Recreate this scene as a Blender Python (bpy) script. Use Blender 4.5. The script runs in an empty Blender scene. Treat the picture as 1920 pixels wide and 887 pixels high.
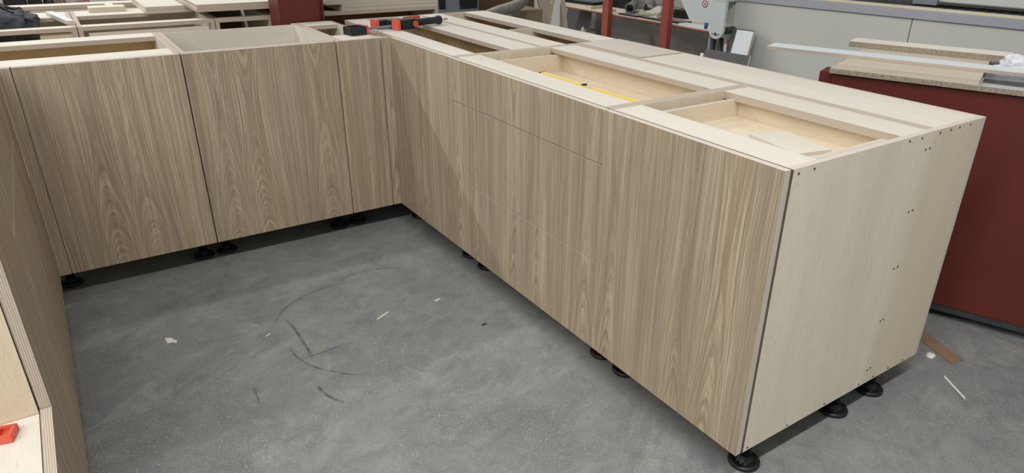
import bpy, bmesh, math, random
from math import radians as R, pi, sin, cos
from mathutils import Vector, Matrix
random.seed(7)
S = bpy.context.scene
COL = S.collection

# ------------------------------------------------------------------ camera
cam_d = bpy.data.cameras.new('camera')
cam = bpy.data.objects.new('camera', cam_d); COL.objects.link(cam); S.camera = cam
yaw, pitch, roll = 0.6003868614, 0.4375268779, 0.0143059655
fw = Vector((sin(yaw)*cos(pitch), cos(yaw)*cos(pitch), -sin(pitch)))
rt0 = Vector((cos(yaw), -sin(yaw), 0)); up0 = rt0.cross(fw)
rt = cos(roll)*rt0 + sin(roll)*up0; up = -sin(roll)*rt0 + cos(roll)*up0
m = Matrix((rt, up, -fw)).transposed().to_4x4(); m.translation = Vector((-1.1916, -2.85255, 1.3365))
cam.matrix_world = m
cam_d.sensor_fit = 'HORIZONTAL'; cam_d.sensor_width = 36
cam_d.lens = 1294.54*36/1920
cam_d.shift_x = -41.175/1920; cam_d.shift_y = 8.683/1920
cam_d.clip_start = .02; cam_d.clip_end = 100

# ------------------------------------------------------------------ light
S.view_settings.view_transform = 'Standard'; S.view_settings.look = 'None'
S.view_settings.exposure = 0.08; S.view_settings.gamma = 1.0
W = bpy.data.worlds.new('hall_light'); S.world = W; W.use_nodes = True
W.node_tree.nodes['Background'].inputs[0].default_value = (.93, .97, 1.0, 1)
W.node_tree.nodes['Background'].inputs[1].default_value = .37
def strip_lamp(name, x, y, z, length, width, power, tilt=0):
    l = bpy.data.lights.new(name, 'AREA'); l.shape = 'RECTANGLE'; l.size = length; l.size_y = width
    l.energy = power; l.color = (1.0, .988, .966)
    o = bpy.data.objects.new(name, l); COL.objects.link(o); o.location = (x, y, z); o.rotation_euler = (tilt, 0, 0)
    return o
strip_lamp('ceiling_or_fill_lamp', -3.9, -3.3, 4.0, 8, .16, 300)
strip_lamp('ceiling_or_fill_lamp', -2.2, 1.2, 4.4, 4, .16, 44)  # added fill strip, no known fixture: brightens the second-row tops
strip_lamp('ceiling_or_fill_lamp', -5.0, 4.4, 4.4, 9, .16, 375)
strip_lamp('ceiling_or_fill_lamp', 3.2, 4.2, 4.2, 2.5, .16, 70)  # added fill strip, no known fixture: lifts the dark far right wall

# ------------------------------------------------------------------ materials
def mat(name):
    m = bpy.data.materials.new(name); m.use_nodes = True
    nt = m.node_tree; b = nt.nodes['Principled BSDF']
    return m, nt, b
def sock(nt, v, s):
    if isinstance(v, bpy.types.NodeSocket): nt.links.new(v, s)
    elif v is not None: s.default_value = v
def M_(nt, op, a, b=None, c=None, clamp=False):
    n = nt.nodes.new('ShaderNodeMath'); n.operation = op; n.use_clamp = clamp
    for i, v in enumerate((a, b, c)): sock(nt, v, n.inputs[i])
    return n.outputs[0]
def comb(nt, x, y, z=0.0):
    n = nt.nodes.new('ShaderNodeCombineXYZ')
    for i, v in enumerate((x, y, z)): sock(nt, v, n.inputs[i])
    return n.outputs[0]
def sep(nt, v):
    n = nt.nodes.new('ShaderNodeSeparateXYZ'); nt.links.new(v, n.inputs[0]); return n.outputs
def noise(nt, vec, scale=1.0, detail=2.0, rough=.5, dist=0.0):
    n = nt.nodes.new('ShaderNodeTexNoise'); sock(nt, vec, n.inputs['Vector'])
    n.inputs['Scale'].default_value = scale; n.inputs['Detail'].default_value = detail
    n.inputs['Roughness'].default_value = rough; n.inputs['Distortion'].default_value = dist
    return n.outputs['Fac']
def mix(nt, f, a, b, bt='MIX'):
    n = nt.nodes.new('ShaderNodeMix'); n.data_type = 'RGBA'; n.blend_type = bt
    sock(nt, f, n.inputs[0]); sock(nt, a, n.inputs[6]); sock(nt, b, n.inputs[7])
    return n.outputs[2]
def mr(nt, v, a, b, c, d, smooth=False):
    n = nt.nodes.new('ShaderNodeMapRange'); sock(nt, v, n.inputs[0])
    if smooth: n.interpolation_type = 'SMOOTHSTEP'
    for i, q in enumerate((a, b, c, d)): n.inputs[i+1].default_value = q
    return n.outputs[0]
def uvs(nt):
    n = nt.nodes.new('ShaderNodeUVMap'); return sep(nt, n.outputs[0])
def objpos(nt):
    n = nt.nodes.new('ShaderNodeTexCoord'); return n.outputs['Object']
def lin(r, g, b):
    f = lambda c: (c/255/12.92 if c/255 <= .04045 else ((c/255+.055)/1.055)**2.4)
    return (f(r), f(g), f(b), 1)
def bump(nt, b, h, strength=.2, dist=.002):
    n = nt.nodes.new('ShaderNodeBump'); n.inputs['Strength'].default_value = strength
    n.inputs['Distance'].default_value = dist; nt.links.new(h, n.inputs['Height'])
    nt.links.new(n.outputs[0], b.inputs['Normal'])
def plain(name, rgb, rough=.6, metal=0.0, var=.12, scale=14.0, spec=.4, bmp=0):
    m, nt, b = mat(name)
    p = objpos(nt); f = noise(nt, p, scale, 4, .6)
    c = lin(*rgb); k = 1-var
    nt.links.new(mix(nt, mr(nt, f, .3, .7, 0, 1), (c[0]*k, c[1]*k, c[2]*k, 1), (min(1, c[0]*(1+var*.6)), min(1, c[1]*(1+var*.6)), min(1, c[2]*(1+var*.6)), 1)), b.inputs['Base Color'])
    b.inputs['Roughness'].default_value = rough; b.inputs['Metallic'].default_value = metal
    b.inputs['Specular IOR Level'].default_value = spec
    if bmp: bump(nt, b, f, bmp, .004)
    return m

def oak_veneer():
    m, nt, b = mat('oak_veneer')
    u, v, _ = uvs(nt)
    oi = nt.nodes.new('ShaderNodeObjectInfo'); cr, cg, cb = sep(nt, oi.outputs['Color'])
    w = .20
    uu = M_(nt, 'ADD', u, M_(nt, 'MULTIPLY', cr, 10.0))
    side = M_(nt, 'FLOOR', M_(nt, 'DIVIDE', uu, w))
    s0 = M_(nt, 'SUBTRACT', M_(nt, 'PINGPONG', uu, w), M_(nt, 'MULTIPLY', cg, w))     # bookmatched leaves
    pv = comb(nt, uu, v, M_(nt, 'MULTIPLY', cr, 31.0))
    def nz(sx, sy, d=2.0, r=.5, ds=0.0):
        mp = nt.nodes.new('ShaderNodeVectorMath'); mp.operation = 'MULTIPLY'; nt.links.new(pv, mp.inputs[0]); mp.inputs[1].default_value = (sx, sy, 1)
        return noise(nt, mp.outputs[0], 1.0, d, r, ds)
    wav = M_(nt, 'MULTIPLY', M_(nt, 'SUBTRACT', nz(3.0, 1.6, 2), .5), .035)
    low = M_(nt, 'SUBTRACT', nz(9, 2.0, 2), .5)
    midn = M_(nt, 'SUBTRACT', nz(46, 6, 3, .6), .5)
    s = M_(nt, 'ADD', s0, wav)
    rad = M_(nt, 'SQRT', M_(nt, 'ADD', M_(nt, 'MULTIPLY', s, s), .0006))
    vv = M_(nt, 'SUBTRACT', v, .66)
    core = mr(nt, M_(nt, 'ABSOLUTE', s), .02, .12, 1.0, .08, True)
    r = M_(nt, 'SUBTRACT', rad, M_(nt, 'MULTIPLY', M_(nt, 'MULTIPLY', M_(nt, 'MULTIPLY', vv, vv), cb), core))
    r = M_(nt, 'ADD', r, M_(nt, 'MULTIPLY', low, .014))
    r = M_(nt, 'ADD', r, M_(nt, 'MULTIPLY', midn, .007))
    def rn(k, vs, d, rg):      # grain lines that follow the growth rings, uneven in width and strength
        return noise(nt, comb(nt, M_(nt, 'MULTIPLY', r, k), M_(nt, 'MULTIPLY', v, vs), M_(nt, 'ADD', M_(nt, 'MULTIPLY', cr, 57.0), M_(nt, 'MULTIPLY', side, 3.7))), 1, d, rg)
    band = mr(nt, rn(26, .5, 2, .5), .36, .64, 0, 1)
    line = mr(nt, rn(230, 1.2, 3, .62), .42, .60, 0, 1)
    ring = M_(nt, 'FRACT', M_(nt, 'DIVIDE', r, .0092))
    saw = M_(nt, 'MULTIPLY', M_(nt, 'POWER', ring, 3.2), mr(nt, ring, .88, 1.0, 1, 0))
    amp = mr(nt, nz(11, 1.6, 3, .6), .36, .66, .1, 1.0)
    fib = nz(420, 7, 2, .6); fib2 = nz(800, 22, 1, .5); streak = nz(70, .7, 3, .6)
    pores = mr(nt, fib2, .60, .72, 0, 1)
    tone = nz(6, .9, 2)
    c = mix(nt, mr(nt, tone, .3, .7, 0, 1), lin(218, 201, 173), lin(197, 179, 153))
    c = mix(nt, mr(nt, nz(13, .45, 2, .6), .38, .62, 0, .75), c, lin(178, 165, 148))
    c = mix(nt, mr(nt, nz(17, .5, 2, .6), .56, .70, 0, .5), c, lin(220, 190, 148))
    c = mix(nt, M_(nt, 'MULTIPLY', band, .28), c, lin(164, 146, 120))
    c = mix(nt, M_(nt, 'MULTIPLY', line, .46), c, lin(125, 104, 79))
    c = mix(nt, M_(nt, 'MULTIPLY', M_(nt, 'MULTIPLY', saw, amp), .8), c, lin(115, 94, 68))
    c = mix(nt, mr(nt, streak, .46, .66, 0, .38), c, lin(138, 119, 96))
    c = mix(nt, mr(nt, streak, .30, .46, .14, 0), c, lin(232, 216, 186))
    c = mix(nt, mr(nt, fib, .38, .66, 0, .42), c, lin(135, 119, 97))
    c = mix(nt, M_(nt, 'MULTIPLY', pores, .3), c, lin(107, 89, 68))
    nt.links.new(c, b.inputs['Base Color'])
    b.inputs['Roughness'].default_value = .55; b.inputs['Specular IOR Level'].default_value = .28
    bump(nt, b, M_(nt, 'SUBTRACT', fib, M_(nt, 'MULTIPLY', pores, .4)), .12, .0006)
    return m

def birch(name, a, bcol, warm, rough=.6, heart=None):
    m, nt, b = mat(name)
    u, v, _ = uvs(nt)
    oi = nt.nodes.new('ShaderNodeObjectInfo')
    z = M_(nt, 'MULTIPLY', oi.outputs['Random'], 40.0)
    n1 = noise(nt, comb(nt, M_(nt, 'MULTIPLY', u, 9.0), M_(nt, 'MULTIPLY', v, 1.5), z), 1, 3, .55, .6)
    n2 = noise(nt, comb(nt, M_(nt, 'MULTIPLY', u, 26.0), M_(nt, 'MULTIPLY', v, 5.0), z), 1, 3, .6, 1.2)
    n3 = noise(nt, comb(nt, M_(nt, 'MULTIPLY', u, 260.0), M_(nt, 'MULTIPLY', v, 14.0), z), 1, 2, .6)
    c = mix(nt, mr(nt, n1, .32, .68, 0, 1), lin(*a), lin(*bcol))
    fig = M_(nt, 'ABSOLUTE', M_(nt, 'SUBTRACT', M_(nt, 'FRACT', M_(nt, 'MULTIPLY', n2, 5.0)), .5))
    c = mix(nt, mr(nt, fig, .0, .09, .28, 0), c, lin(*warm))
    c = mix(nt, mr(nt, n3, .45, .75, 0, .22), c, lin(*warm))
    if heart is not None:     # a broad band of tan heartwood in this one sheet
        hw = M_(nt, 'ADD', M_(nt, 'SUBTRACT', u, M_(nt, 'MULTIPLY', v, .05)), M_(nt, 'MULTIPLY', M_(nt, 'SUBTRACT', n1, .5), .06))
        c = mix(nt, mr(nt, hw, heart, heart+.07, 0, .5), c, lin(210, 194, 162))
    nt.links.new(c, b.inputs['Base Color'])
    b.inputs['Roughness'].default_value = rough; b.inputs['Specular IOR Level'].default_value = .3
    return m

def ply_edge(name, light, dark, layers=5.0):
    m, nt, b = mat(name)
    u, v, _ = uvs(nt)
    wob = M_(nt, 'MULTIPLY', M_(nt, 'SUBTRACT', noise(nt, comb(nt, M_(nt, 'MULTIPLY', u, 7.0), M_(nt, 'MULTIPLY', v, 3.0)), 1, 2), .5), .5)
    f = M_(nt, 'SINE', M_(nt, 'MULTIPLY', M_(nt, 'ADD', M_(nt, 'MULTIPLY', v, layers), wob), 2*pi))
    n = noise(nt, comb(nt, M_(nt, 'MULTIPLY', u, 9.0), M_(nt, 'MULTIPLY', v, 13.0)), 1, 3, .7)
    c = mix(nt, mr(nt, f, -.6, .9, 0, 1), lin(*light), lin(*dark))
    c = mix(nt, mr(nt, n, .6, .78, 0, .45), c, lin(92, 74, 60))
    nt.links.new(c, b.inputs['Base Color']); b.inputs['Roughness'].default_value = .75
    b.inputs['Specular IOR Level'].default_value = .2
    return m

def chip_edge():
    m, nt, b = mat('particle_board_edge')
    p = objpos(nt)
    n = noise(nt, p, 210, 4, .75); n2 = noise(nt, p, 520, 2, .6)
    c = mix(nt, mr(nt, n, .36, .66, 0, 1), lin(122, 110, 92), lin(184, 172, 150))
    c = mix(nt, mr(nt, n2, .58, .7, 0, .6), c, lin(74, 58, 42))
    nt.links.new(c, b.inputs['Base Color']); b.inputs['Roughness'].default_value = .85
    bump(nt, b, n, .5, .002)
    return m

def concrete():
    m, nt, b = mat('concrete_floor')
    p = objpos(nt); x, y, _ = sep(nt, p)
    big = noise(nt, p, .9, 4, .6, .4); mid = noise(nt, p, 5.5, 6, .7, .8)
    ang = .5
    xr = M_(nt, 'ADD', M_(nt, 'MULTIPLY', x, cos(ang)), M_(nt, 'MULTIPLY', y, sin(ang)))
    yr = M_(nt, 'SUBTRACT', M_(nt, 'MULTIPLY', y, cos(ang)), M_(nt, 'MULTIPLY', x, sin(ang)))
    sweep = noise(nt, comb(nt, M_(nt, 'MULTIPLY', xr, 3.4), M_(nt, 'MULTIPLY', yr, 9.0)), 1, 5, .7, .7)
    fine = noise(nt, p, 240, 3, .75)
    c = mix(nt, mr(nt, big, .35, .68, 0, 1), lin(114, 115, 115), lin(142, 143, 141))
    c = mix(nt, mr(nt, mid, .40, .68, 0, .6), c, lin(94, 96, 98))
    c = mix(nt, M_(nt, 'MULTIPLY', mr(nt, sweep, .46, .72, 0, .55), mr(nt, noise(nt, p, 3.1, 3, .6), .42, .66, .15, 1)), c, lin(172, 170, 160))
    c = mix(nt, mr(nt, fine, .44, .68, 0, .5), c, lin(168, 166, 160))
    c = mix(nt, mr(nt, noise(nt, p, 7.5, 6, .75, 1.2), .54, .74, 0, .4), c, lin(174, 172, 164))
    c = mix(nt, mr(nt, noise(nt, p, 11, 6, .8, 1.0), .50, .72, 0, .42), c, lin(84, 86, 88))
    # saw dust and chips trodden in
    dm = mr(nt, noise(nt, p, 2.6, 4, .65, .5), .45, .72, 0, 1)
    vo = nt.nodes.new('ShaderNodeTexVoronoi'); vo.inputs['Scale'].default_value = 95; nt.links.new(p, vo.inputs['Vector'])
    rnd = sep(nt, vo.outputs['Color'])[0]
    sp = M_(nt, 'MULTIPLY', mr(nt, vo.outputs['Distance'], .10, .20, 1, 0), M_(nt, 'GREATER_THAN', rnd, .80))
    c = mix(nt, M_(nt, 'MULTIPLY', sp, mr(nt, dm, 0, 1, .3, 1)), c, lin(222, 216, 200))
    vo2 = nt.nodes.new('ShaderNodeTexVoronoi'); vo2.inputs['Scale'].default_value = 165; nt.links.new(p, vo2.inputs['Vector'])
    rnd2 = sep(nt, vo2.outputs['Color'])[1]
    sp2 = M_(nt, 'MULTIPLY', mr(nt, vo2.outputs['Distance'], .15, .3, 1, 0), M_(nt, 'GREATER_THAN', rnd2, .72))
    c = mix(nt, M_(nt, 'MULTIPLY', sp2, mr(nt, dm, 0, 1, .25, .9)), c, lin(206, 202, 190))
    # scuffs left by shoes and dragged boxes: arcs (cx, cy, radius, half width, start, end)
    wob = M_(nt, 'MULTIPLY', M_(nt, 'SUBTRACT', noise(nt, p, 9, 3), .5), .012)
    brk = mr(nt, noise(nt, p, 24, 3, .7), .35, .6, .25, 1)
    def arc(cx, cy, r, hw, a0, a1, k):
        nonlocal c
        dx = M_(nt, 'SUBTRACT', x, cx); dy = M_(nt, 'SUBTRACT', y, cy)
        d = M_(nt, 'SQRT', M_(nt, 'ADD', M_(nt, 'MULTIPLY', dx, dx), M_(nt, 'MULTIPLY', dy, dy)))
        e = M_(nt, 'ABSOLUTE', M_(nt, 'ADD', M_(nt, 'SUBTRACT', d, r), wob))
        f = mr(nt, e, hw*.3, hw, 1, 0)
        am = (a0+a1)/2; ah = (a1-a0)/2
        ca = M_(nt, 'DIVIDE', M_(nt, 'ADD', M_(nt, 'MULTIPLY', dx, cos(am)), M_(nt, 'MULTIPLY', dy, sin(am))), d)
        g = mr(nt, ca, cos(ah), cos(ah*.7), 0, 1)
        c = mix(nt, M_(nt, 'MULTIPLY', M_(nt, 'MULTIPLY', M_(nt, 'MULTIPLY', f, g), brk), k), c, lin(50, 51, 54))
    arc(-.45, -.77, .31, 0.0054, R(175), R(243), .75)
    arc(-.55, -1.02, .20, 0.0072, R(178), R(222), .8)
    arc(-.50, -.70, .29, 0.0090, R(70), R(160), .45)
    arc(-2.2, -.72, 1.49, 0.0072, R(-6), R(7), .75)
    arc(-.69, -.10, .745, 0.0036, R(265), R(276), .7)
    arc(-.35, -.58, .22, 0.0135, R(40), R(120), .4)
    arc(-1.6, -.95, .68, 0.0058, R(-5), R(3), .6)
    nt.links.new(c, b.inputs['Base Color'])
    b.inputs['Roughness'].default_value = .62; b.inputs['Specular IOR Level'].default_value = .35
    bump(nt, b, M_(nt, 'ADD', fine, M_(nt, 'MULTIPLY', mid, .5)), .07, .002)
    return m

OAK = oak_veneer()
BIRCH = birch('birch_plywood', (221, 215, 203), (213, 206, 191), (196, 182, 160))
BIRCHW = birch('warm_birch_plywood', (224, 210, 188), (215, 199, 172), (194, 170, 136))  # warmer drawer plywood; on inner carcass sides, bounced warmth put into the colour
BIRCHI = birch('bounce_tinted_birch_plywood', (224, 198, 156), (214, 184, 140), (190, 156, 110))  # warm interreflected light inside the cabinets, put into the colour
BIRCHG = birch('greyed_plywood', (208, 200, 186), (196, 188, 174), (180, 168, 150))
EDGE = ply_edge('plywood_edge', (200, 188, 172), (166, 149, 133))
EDGEL = ply_edge('pale_plywood_edge', (214, 206, 194), (190, 177, 162))
OAKP = birch('pale_oak_board', (210, 199, 180), (199, 186, 165), (176, 154, 124))
BIRCHE = birch('birch_end_sheet', (230, 221, 202), (221, 211, 191), (198, 183, 156), heart=.10)
CHIP = chip_edge()
FLOOR = concrete()
BLACK = plain('black_plastic', (26, 26, 28), .45, var=.2, spec=.5)
DARK = plain('dark_plastic', (38, 38, 42), .5, var=.25)
REDC = plain('orange_red_plastic', (216, 96, 74), .4, var=.1)
STEEL = plain('bright_steel', (170, 172, 176), .3, metal=.9)
ALU = plain('aluminium', (186, 188, 198), .35, metal=.25, var=.08, scale=3)
REDPAINT = plain('dark_red_paint', (96, 37, 29), .45, var=.14, scale=5)
REDPOST = plain('red_lead_paint', (160, 80, 68), .5, var=.12, scale=9)
MGREY = plain('pale_grey_enamel', (208, 209, 202), .4, var=.04, scale=3, spec=.45)
MBLUE = plain('light_grey_enamel', (204, 210, 208), .4, var=.04, scale=4)
GREYM = plain('mid_grey_enamel', (132, 136, 144), .45, var=.06, scale=4)
GREYS = plain('dark_grey_laminate', (92, 88, 90), .5, var=.16, scale=26)
WHITE = plain('white_laminate', (226, 230, 232), .4, var=.03)
CARD = plain('brown_cardboard', (140, 124, 98), .8, var=.1, scale=6)
CARDB = plain('brown_fibreboard', (112, 88, 64), .75, var=.1, scale=5)
WALLM = plain('grey_painted_concrete', (176, 172, 164), .8, var=.16, scale=3.5, bmp=.3)
FABRIC = plain('charcoal_fabric', (66, 68, 76), .85, var=.2, scale=60, bmp=.35)
YELLOW = plain('yellow_enamel', (236, 206, 108), .38, var=.06)
PAPER = plain('white_paper', (226, 222, 210), .8, var=.06)
RAG = plain('white_rag', (226, 226, 230), .85, var=.1, scale=40)
DUCT = plain('grey_fabric_duct', (128, 124, 114), .55, var=.25, scale=20, bmp=.4)
PIPE = plain('grey_plastic_pipe', (128, 128, 128), .5, var=.2, scale=18)
BLUEP = plain('blue_plastic', (30, 84, 160), .4)
SKIRT = plain('dark_grey_steel', (58, 60, 64), .5, var=.12)
BAG = plain('clear_plastic_bag', (188, 184, 172), .35, var=.2, scale=30)
CREAM = plain('cream_laminate', (238, 230, 214), .4, var=.03)
HARDB = plain('brown_hardboard', (138, 112, 88), .7, var=.14, scale=9)

BANDM = plain('dark_brown_edge_band', (104, 86, 76), .6, var=.15, scale=30)
SHADE_BACK = plain('carcass_interior_shade', (66, 58, 50), .8, var=.1)  # back panel colour standing in for the shade inside one open carcass
# ------------------------------------------------------------------ helpers
def link(name, me, parent=None):
    o = bpy.data.objects.new(name, me); COL.objects.link(o)
    if parent: o.parent = parent
    return o
def tag(o, label, cat, group=None):
    o['label'] = label; o['category'] = cat
    if group: o['group'] = group
    return o
def thing(name, label, cat, loc=(0, 0, 0), rz=0.0, group=None):
    o = link(name, None); o.location = loc; o.rotation_euler = (0, 0, rz); o.empty_display_size = .1
    return tag(o, label, cat, group)
def struct(o): o['kind'] = 'structure'; return o
AX = 'xyz'
def board_mesh(name, lo, hi, grain, face, edge, shear=None):
    """a sheet: its two large faces carry face material with the grain along `grain`, the four edges show the plies"""
    lo = [min(a, b) for a, b in zip(lo, hi)], [max(a, b) for a, b in zip(lo, hi)]
    lo, hi = lo
    dim = [hi[i]-lo[i] for i in range(3)]
    t = dim.index(min(dim)); g = AX.index(grain) if grain in AX else 0
    if g == t: g = [i for i in range(3) if i != t][0]
    c = [i for i in range(3) if i not in (t, g)][0]
    bm = bmesh.new(); uv = bm.loops.layers.uv.new('UVMap')
    vs = {}
    for i in (0, 1):
        for j in (0, 1):
            for k in (0, 1): vs[i, j, k] = bm.verts.new(((lo, hi)[i][0], (lo, hi)[j][1], (lo, hi)[k][2]))
    def q(ax, side):
        o = [i for i in range(3) if i != ax]; seq = [(0, 0), (1, 0), (1, 1), (0, 1)]; L = []
        for a, b2 in seq:
            k = [0, 0, 0]; k[ax] = side; k[o[0]] = a; k[o[1]] = b2; L.append(vs[tuple(k)])
        f = bm.faces.new(L); f.normal_update()
        if (f.normal[ax] > 0) != (side == 1): f.normal_flip()
        return f
    for ax in range(3):
        for side in (0, 1):
            f = q(ax, side); f.material_index = 0 if ax == t else 1
            for l in f.loops:
                p = l.vert.co
                if ax == t: l[uv].uv = (p[c], p[g])
                else:
                    al = [i for i in range(3) if i not in (ax, t)][0]
                    l[uv].uv = (p[al], (p[t]-lo[t])/max(dim[t], 1e-5))
    if shear:
        for v in bm.verts: v.co = shear(v.co.copy())
    me = bpy.data.meshes.new(name); bm.to_mesh(me); bm.free()
    me.materials.append(face); me.materials.append(edge)
    return me
def B(parent, name, x, y, z, face=BIRCH, edge=EDGE, grain='z', col=None, shear=None):
    o = link(name, board_mesh(name, (x[0], y[0], z[0]), (x[1], y[1], z[1]), grain, face, edge, shear), parent)
    if col: o.color = (*col, 1)
    return o
def finish(bm, name, m, parent=None, smooth=False, mats=None):
    bmesh.ops.recalc_face_normals(bm, faces=bm.faces)
    me = bpy.data.meshes.new(name); bm.to_mesh(me); bm.free()
    for k in (mats or [m]): me.materials.append(k)
    if smooth:
        for p in me.polygons: p.use_smooth = True
    return link(name, me, parent)
def add_box(bm, x, y, z, mi=0, bev=0):
    vs = [bm.verts.new((x[i], y[j], z[k])) for i in (0, 1) for j in (0, 1) for k in (0, 1)]
    fs = [bm.faces.new([vs[i] for i in q]) for q in ((0, 1, 3, 2), (4, 6, 7, 5), (0, 4, 5, 1), (2, 3, 7, 6), (0, 2, 6, 4), (1, 5, 7, 3))]
    for f in fs: f.material_index = mi
    if bev:
        es = list({e for f in fs for e in f.edges})
        bmesh.ops.bevel(bm, geom=es, offset=bev, segments=2, affect='EDGES', material=mi)
    return vs
def box(parent, name, x, y, z, m, bev=0.0):
    bm = bmesh.new(); add_box(bm, sorted(x), sorted(y), sorted(z), 0, bev)
    return finish(bm, name, m, parent)
def lathe(bm, prof, n=20, at=(0, 0, 0), axis='z', mi=0, cap=True):
    rings = []
    for r, h in prof:
        ring = []
        for i in range(n):
            a = 2*pi*i/n; p = (r*cos(a), r*sin(a), h)
            if axis == 'x': p = (h, r*cos(a), r*sin(a))
            if axis == 'y': p = (r*sin(a), h, r*cos(a))
            ring.append(bm.verts.new((p[0]+at[0], p[1]+at[1], p[2]+at[2])))
        rings.append(ring)
    for a, b2 in zip(rings, rings[1:]):
        for i in range(n):
            f = bm.faces.new((a[i], a[(i+1) % n], b2[(i+1) % n], b2[i])); f.material_index = mi; f.smooth = True
    if cap:
        for rg, rv in ((rings[0], True), (rings[-1], False)):
            f = bm.faces.new(rg[::-1] if rv else rg); f.material_index = mi
def tube(bm, pts, r, n=12, mi=0, radii=None):
    pts = [Vector(p) for p in pts]; rings = []; prev = None
    for i, p in enumerate(pts):
        d = (pts[min(i+1, len(pts)-1)]-pts[max(i-1, 0)]).normalized()
        u = prev if prev else (Vector((0, 0, 1)) if abs(d.z) < .9 else Vector((1, 0, 0)))
        u = (u-d*u.dot(d)).normalized(); prev = u; w = d.cross(u)
        rr = radii[i] if radii else r
        rings.append([bm.verts.new(p+u*rr*cos(2*pi*k/n)+w*rr*sin(2*pi*k/n)) for k in range(n)])
    for a, b2 in zip(rings, rings[1:]):
        for k in range(n):
            f = bm.faces.new((a[k], a[(k+1) % n], b2[(k+1) % n], b2[k])); f.smooth = True; f.material_index = mi
    bm.faces.new(rings[0][::-1]); bm.faces.new(rings[-1])
def prism(parent, name, pts, z0, z1, m, axis='z'):
    """extrude a polygon; axis z: pts are (x, y); axis x: pts are (y, z); axis y: pts are (x, z)"""
    bm = bmesh.new()
    P = {'z': lambda a, b2, h: (a, b2, h), 'x': lambda a, b2, h: (h, a, b2), 'y': lambda a, b2, h: (a, h, b2)}[axis]
    lo = [bm.verts.new(P(a, b2, z0)) for a, b2 in pts]; hi = [bm.verts.new(P(a, b2, z1)) for a, b2 in pts]
    bm.faces.new(lo[::-1]); bm.faces.new(hi); n = len(pts)
    for i in range(n): bm.faces.new((lo[i], lo[(i+1) % n], hi[(i+1) % n], hi[i]))
    return finish(bm, name, m, parent)

# cabinet foot: spread pad, hub with ribs, threaded stem, top plate with plinth clip
ZB, ZT = .112, .870
def foot_meshes():
    bm = bmesh.new()
    lathe(bm, [(.016, .028), (.016, .06), (.02, .062), (.02, .09), (.024, .092), (.024, ZB-.012)], 18)
    add_box(bm, (-.03, .03), (-.03, .03), (ZB-.012, ZB))
    add_box(bm, (-.012, .012), (.026, .058), (ZB-.022, ZB-.002))
    add_box(bm, (-.006, .006), (.046, .056), (ZB-.036, ZB-.02))
    bmesh.ops.recalc_face_normals(bm, faces=bm.faces)
    a = bpy.data.meshes.new('leg'); bm.to_mesh(a); bm.free(); a.materials.append(BLACK)
    bm = bmesh.new()
    lathe(bm, [(.040, 0), (.043, .003), (.043, .009), (.040, .013), (.030, .014), (.029, .010), (.024, .010), (.0245, .024), (.019, .026), (.017, .032)], 24)
    for i in range(12):
        t = 2*pi*i/12; c, s = cos(t), sin(t)
        vs = add_box(bm, (.022, .031), (-.0018, .0018), (.008, .018))
        for v in vs: v.co.xy = (v.co.x*c-v.co.y*s, v.co.x*s+v.co.y*c)
    bmesh.ops.recalc_face_normals(bm, faces=bm.faces)
    b2 = bpy.data.meshes.new('foot_pad'); bm.to_mesh(b2); bm.free(); b2.materials.append(BLACK)
    return a, b2
LEG, PAD = foot_meshes()
def feet(parent, pts, rz=0.0):
    for x, y in pts:
        l = link('leg', LEG, parent); l.location = (x, y, 0); l.rotation_euler = (0, 0, rz)
        link('foot_pad', PAD, l)
T = .018

# ------------------------------------------------------------------ setting
bm = bmesh.new(); add_box(bm, (-6, 4.66), (-7, 8.1), (-.1, 0)); struct(finish(bm, 'floor', FLOOR))
bm = bmesh.new(); add_box(bm, (4.62, 4.82), (-7, 8.1), (0, 3.2)); wr = struct(finish(bm, 'wall_right', WALLM))
bm = bmesh.new(); add_box(bm, (-6, 4.62), (8, 8.2), (0, 3.2)); struct(finish(bm, 'wall_back', WALLM))
# shuttering boards marks on the concrete wall, as shallow proud courses
zc = 0.05
for k, h in enumerate((.20, .07, .14, .24, .26, .26)):
    bm = bmesh.new(); add_box(bm, (4.606+.003*(k % 2), 4.62), (1.2, 5.4), (zc+.004, zc+h-.002)); finish(bm, 'wall_course', WALLM, wr); zc += h

# ------------------------------------------------------------------ run A: oak doors facing the viewer
c = thing('base_cabinet', 'birch plywood base cabinet with a wide oak door, far row, left end under the black backpack side', 'cabinet', (-.818, .02, 0))
c['label'] = 'plywood base cabinet with single wide oak door at left end of the back row'
def at(o, x): return x-o.location.x
def BW(parent, name, x, y, z, *a, **k):
    """board given in room coordinates under a thing that is only shifted, not turned"""
    p = parent.location
    return B(parent, name, (x[0]-p.x, x[1]-p.x), (y[0]-p.y, y[1]-p.y), (z[0]-p.z, z[1]-p.z), *a, **k)
def FW(parent, pts, rz=0.0): feet(parent, [(x-parent.location.x, y-parent.location.y) for x, y in pts], rz)
def bands(c, axis, sides, rails):
    # dark brown banding on the raw front edges of a carcass; sides: spans across the front, rails: span between them
    p = c.location
    for k, (a, b2) in enumerate([(x, None) for x in sides]+[(None, x) for x in rails]):
        sp = a or b2; z = (ZB, ZT-.0004) if a else (ZT-T, ZT-.0004)
        q = ((sp[0], sp[1]), (.0205, .0244)) if axis == 'x' else ((.0205, .0244), (sp[0], sp[1]))
        box(c, 'edge_band', (q[0][0]-p.x, q[0][1]-p.x), (q[1][0]-p.y, q[1][1]-p.y), z, BANDM)
OA1 = (.107, .30, .30); OA2 = (.0545, .28, .34); OA3 = (.021, .30, .26)
BW(c, 'side_panel', (-.834, -.816), (.0245, .605), (ZB, ZT)); BW(c, 'side_panel', (-1.93, -1.912), (.0245, .605), (ZB, ZT))
BW(c, 'bottom_panel', (-1.912, -.834), (.024, .587), (ZB, ZB+T), grain='x')
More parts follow.
